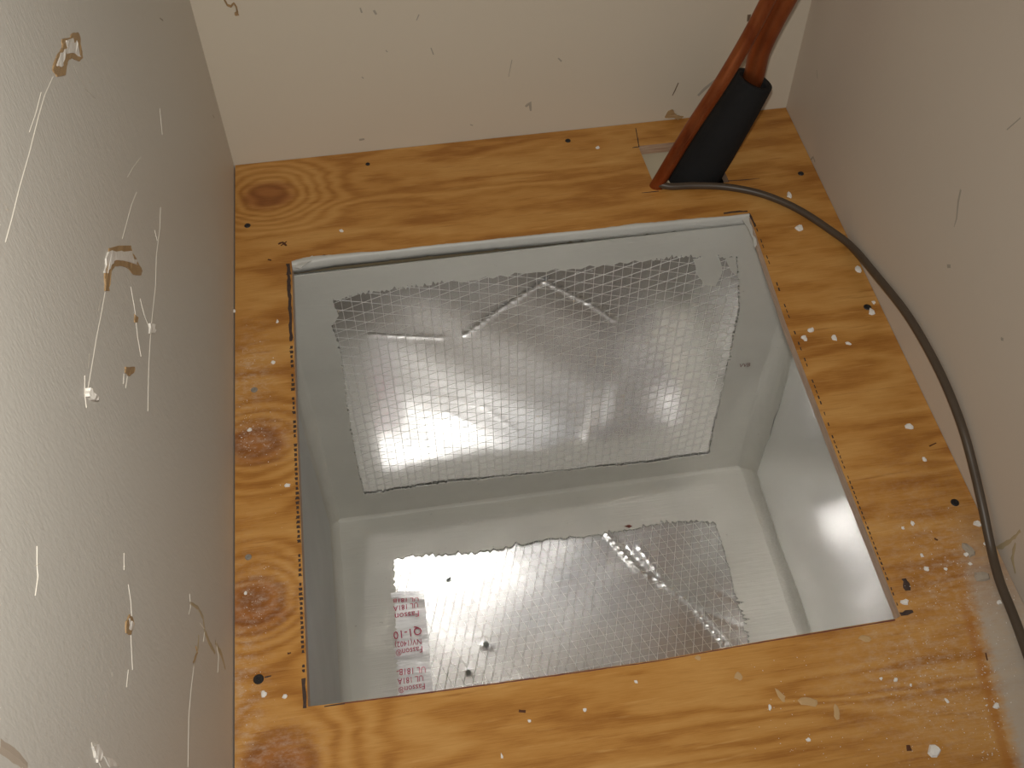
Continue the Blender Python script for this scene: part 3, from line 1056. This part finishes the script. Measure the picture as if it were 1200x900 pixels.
# foil tape with its printing
bm = bmesh.new()
e = [rf(458, 694), rf(497, 694), rf(508, 812), rf(512, 860), rf(466, 866), rf(462, 812)]
n = 46
prev = None
for i in range(n + 1):
    t = i / n
    a0 = Vector(e[0]).lerp(Vector(e[4]), t)
    a1 = Vector(e[1]).lerp(Vector(e[2]), t * 1.45) if t * 1.45 < 1 else Vector(e[2]).lerp(Vector(e[3]), min(1, (t * 1.45 - 1) / .45))
    row = []
    for j in range(9):
        q = a0.lerp(a1, j / 8)
        lift = .0014 if i else .0008
        lift += .0060 * j / 8
        cr = .0012 * math.exp(-((t - .03 - .04 * j / 8) / .02) ** 2) + .0006 * math.exp(-((t - .42) / .02) ** 2) + .0006 * math.exp(-((t - .47 + .02 * j / 8) / .016) ** 2)
        row.append(bm.verts.new((q.x, q.y, -D + .0012 + lift * .6 + cr + .00012 * math.sin(i * 2.1 + j * .4))))
    if prev:
        for j in range(8):
            bm.faces.new((prev[j], prev[j + 1], row[j + 1], row[j]))
    prev = row
tape = dlink('foil_tape', bm, M_tape, True)
tape['label'] = 'shiny foil tape strip with red upside down printing'


def lettering(txt, right, left, hpx, surf, parent, m, off, name='lettering', flip=True, tilt=None):
    cu = bpy.data.curves.new('tmp', 'FONT')
    cu.body = txt
    cu.size = 1.0
    cu.resolution_u = 2
    ob = bpy.data.objects.new('tmp', cu)
    C.objects.link(ob)
    dg = bpy.context.evaluated_depsgraph_get()
    me = bpy.data.meshes.new_from_object(ob.evaluated_get(dg))
    bpy.data.objects.remove(ob)
    bpy.data.curves.remove(cu)
    xs = [v.co.x for v in me.vertices]
    w0, w1 = min(xs), max(xs)
    A, B = on(surf, *right), on(surf, *left)
    if flip:
        top = on(surf, right[0], right[1] + hpx)
    else:
        top = on(surf, right[0], right[1] - hpx)
    ux = (B - A) / (w1 - w0)
    uy = top - A
    uy -= ux.normalized() * uy.dot(ux.normalized())
    uy /= .75
    for v in me.vertices:
        p = A + ux * (v.co.x - w0) + uy * v.co.y + surf[2] * off
        if tilt:
            p = p + surf[2] * tilt(p)
        v.co = p - duct.location
    me.materials.clear()
    me.materials.append(m)
    me.name = name
    o = bpy.data.objects.new(name, me)
    C.objects.link(o)
    o.parent = parent
    if parent is not duct:
        pass
    o['label'] = 'red printed words'
    return o


def tape_rise(p):
    t = (p.y - e[0].y) / (e[4].y - e[0].y) if hasattr(e[0], 'y') else (p.y - e[0][1]) / (e[4][1] - e[0][1])
    l = e[0][0] + (e[4][0] - e[0][0]) * t
    q = e[1][0] + (e[2][0] - e[1][0]) * min(1, t * 1.45)
    return .0036 * max(0, min(1.05, (p.x - l) / (q - l))) + .0006


for txt, rgt, lft, hp in (('Fasson\u00ae', (498, 803), (467, 807), 7.5), ('UL 181A', (496, 793.5), (466, 797), 7.5), ('UL 181B-', (499, 783.5), (465, 786), 8),
                          ('Fasson\u00ae', (495, 759.5), (464, 763), 8), ('NV(1402)', (494, 751), (463, 754), 7), ('Q1-10', (494, 737), (461, 742), 10),
                          ('Fasson', (491, 718), (463, 721), 7.5), ('UL 181A', (490, 708.5), (461, 712), 6.5), ('UL 181B', (491, 702.5), (461, 703.5), 5)):
    lettering(txt, rgt, lft, hp, DBOT, tape, M_red, .0030, tilt=tape_rise)
lettering('VVB', (865, 428.5), (878, 427), 4.5, DBACK, duct, M_faint, .0031, flip=False)['label'] = 'faint reddish letters showing through the mastic'

# little tears in the bottom facing
for pts in ([(522, 680), (528, 677), (530, 679), (524, 682)], [(545, 788), (549, 785), (553, 789), (548, 793)], [(565, 755), (570, 752), (574, 756), (570, 760)]):
    bm = bmesh.new()
    q = [on(DBOT, *p, .0028) for p in pts]
    bm.faces.new([bm.verts.new(v) for v in q])
    bmesh.ops.solidify(bm, geom=bm.faces[:], thickness=.0004)
    dlink('foil_tear', bm, M_tear)
# red-brown splinter and specks lying on the mastic
bm = bmesh.new()
q = [on(DBOT, *p, .0030) for p in ((731, 618), (737, 616), (741, 618), (737, 620))]
c0 = bm.verts.new(sum(q, Vector()) / 4 + Vector((0, 0, .0015)))
vv = [bm.verts.new(v) for v in q]
for i in range(4):
    bm.faces.new((vv[i], vv[(i + 1) % 4], c0))
bm.faces.new(list(reversed(vv)))
o = link('wood_splinter', bm, plain('red_brown_splinter', (.16, .03, .015), .7))
tag(o, 'tiny red-brown wood splinter on the grey mastic of the duct bottom', 'splinter')

# mastic daubed over the back cut edge of the plywood
lip = bpy.data.objects.new('mastic_lip', None)
lip.location = (.3, YB, -.006)
bm = bmesh.new()
pts = [Vector((p[0], p[1], 0)) for p in HB]
Q = []
for i in range(len(pts) - 1):
    k = max(2, int((pts[i + 1] - pts[i]).length / .004))
    Q += [pts[i].lerp(pts[i + 1], j / k) for j in range(k)]
Q.append(pts[-1])
prev = None
w = 0
for i, q in enumerate(Q):
    w = .8 * w + rnd.uniform(-.0006, .0006)
    low = -T + .0001 + (.0016 if rnd.random() < .06 else 0)
    lapy = .0014 + w + (.0028 * max(0, 1 - abs(q.x - HB[0][0] - .02) / .03)) + .0016 * max(0, math.sin(q.x * 19))
    prof = [(lapy, .0003), (lapy * .5, .0012), (-.0006, .0011), (-.0024, -.001), (-.0026 + rnd.uniform(-.0003, .0003), -.006), (-.0018, low), (0.0, low)]
    row = [bm.verts.new((q.x, q.y + y, z)) for y, z in prof]
    if prev:
        for j in range(len(row) - 1):
            bm.faces.new((prev[j], prev[j + 1], row[j + 1], row[j]))
    prev = row
mlip = link('mastic_lip', bm, M_mast_lip, floor, True)
mlip['label'] = 'pale grey mastic smeared over the back cut edge of the opening'
# ragged bits of mastic at the two back corners
for pts_ in ([(345, 312), (352, 306), (366, 300), (374, 303), (362, 308), (352, 316)], [(870, 258), (876, 254), (881, 266), (884, 278), (887, 288), (884, 290), (880, 276)]):
    poly('mastic_dab', FLOOR, pts_, .0016, M_mast_lip, floor, jag=2.2)

# ------------------------------------------------------------------ pipes, sleeve and cable
def tube(name, P, radii, m, seg=20, cap=True, smooth=True, inner=None, m2=None):
    bm = bmesh.new()
    P = [Vector(p) for p in P]
    # catmull-rom densify
    Q, Rr = [], []
    for i in range(len(P) - 1):
        p0, p1, p2, p3 = P[max(i - 1, 0)], P[i], P[i + 1], P[min(i + 2, len(P) - 1)]
        for j in range(8):
            t = j / 8
            Q.append(.5 * ((2 * p1) + (p2 - p0) * t + (2 * p0 - 5 * p1 + 4 * p2 - p3) * t * t + (3 * p1 - p0 - 3 * p2 + p3) * t ** 3))
            Rr.append(radii[i] * (1 - t) + radii[i + 1] * t)
    Q.append(P[-1])
    Rr.append(radii[-1])
    ref = Vector((0, 1, 0.1)).normalized()
    frames = []
    for i, q in enumerate(Q):
        d = (Q[min(i + 1, len(Q) - 1)] - Q[max(i - 1, 0)]).normalized()
        s = frames[-1][0] if frames else d.cross(ref).normalized()
        s = (s - d * s.dot(d)).normalized()
        frames.append((s, s.cross(d).normalized()))
    def rings(scale):
        out = []
        for i, q in enumerate(Q):
            s, tt = frames[i]
            rr = Rr[i] * scale
            out.append([bm.verts.new(q + (s * math.cos(2 * math.pi * k / seg) + tt * math.sin(2 * math.pi * k / seg)) * rr) for k in range(seg)])
        return out
    A = rings(1.0)
    for i in range(len(A) - 1):
        for k in range(seg):
            bm.faces.new((A[i][k], A[i][(k + 1) % seg], A[i + 1][(k + 1) % seg], A[i + 1][k]))
    if inner:
        B = rings(inner)
        for i in range(len(B) - 1):
            for k in range(seg):
                f = bm.faces.new((B[i][k], B[i + 1][k], B[i + 1][(k + 1) % seg], B[i][(k + 1) % seg]))
                f.material_index = 1
        for e_ in (0, -1):
            for k in range(seg):
                bm.faces.new((A[e_][k], A[e_][(k + 1) % seg], B[e_][(k + 1) % seg], B[e_][k]))
    elif cap:
        bm.faces.new(A[0])
        bm.faces.new(list(reversed(A[-1])))
    return link(name, bm, [m, m2] if m2 else m, None, smooth)


def at(px, py, y):
    return un(px, py, 1, y)


sl0, sl1 = at(808, 214, -.0800), at(884, 93, -.070)
sleeve = [sl0.lerp(sl1, -.22), sl0, at(833, 176, -.078), at(860, 134, -.074), sl1]
o = tube('pipe_sleeve', sleeve, [.0285, .0285, .0255, .0225, .0205], M_foam, 28, True, True, .72, M_foam_in)
tag(o, 'thick black foam insulation sleeve around the leaning copper pipe', 'pipe insulation')
pb = sl0.lerp(sl1, -.30)
o = tube('copper_pipe', [pb, sl0.lerp(sl1, .1), sl0.lerp(sl1, .6), at(880, 98, -.070), at(890, 60, -.071), at(905, 26, -.073), at(919, 0, -.075), at(948, -55, -.080), at(985, -140, -.09)],
         [.0104, .0104, .0104, .0104, .0108, .0113, .0113, .0113, .0113], M_copper, 24)
tag(o, 'wide copper pipe coming out of the black foam sleeve', 'pipe')
o = tube('copper_pipe', [at(757, 236, -.1030), at(771, 215, -.1045), at(789, 185, -.1065), at(811, 149, -.107), at(844, 99, -.106), at(874, 49, -.100), at(900, 0, -.097), at(927, -55, -.096), at(960, -140, -.098)],
         [.0072] * 9, M_copper, 20)
tag(o, 'thin copper pipe running along the left of the foam sleeve', 'pipe')

r = .0038
cab = [Vector((*P2(771, 220), .0045)) + Vector((0, 0, .001))]
for px, py in ((786, 218.5), (812, 217.5), (846, 218.5), (880, 224), (910, 233.5), (940, 248), (972, 269)):
    cab.append(un(px, py, 2, r + .0004))
cab.append(un(998, 289, 2, .008))
for px, py in ((1028, 324), (1062, 367), (1089, 412), (1110, 455), (1128, 502), (1140, 545)):
    cab.append(un(px, py, 0, W - r - .0012))
cab.append(un(1151, 592, 0, W - .0065))
for px, py in ((1162, 645), (1172, 682), (1189, 725), (1206, 772), (1232, 850)):
    cab.append(un(px, py, 2, r + .0004))
o = tube('cable', cab, [.0036] + [r] * (len(cab) - 1), M_cable, 12)
tag(o, 'brown low voltage cable snaking from the pipe notch along the right wall', 'cable')
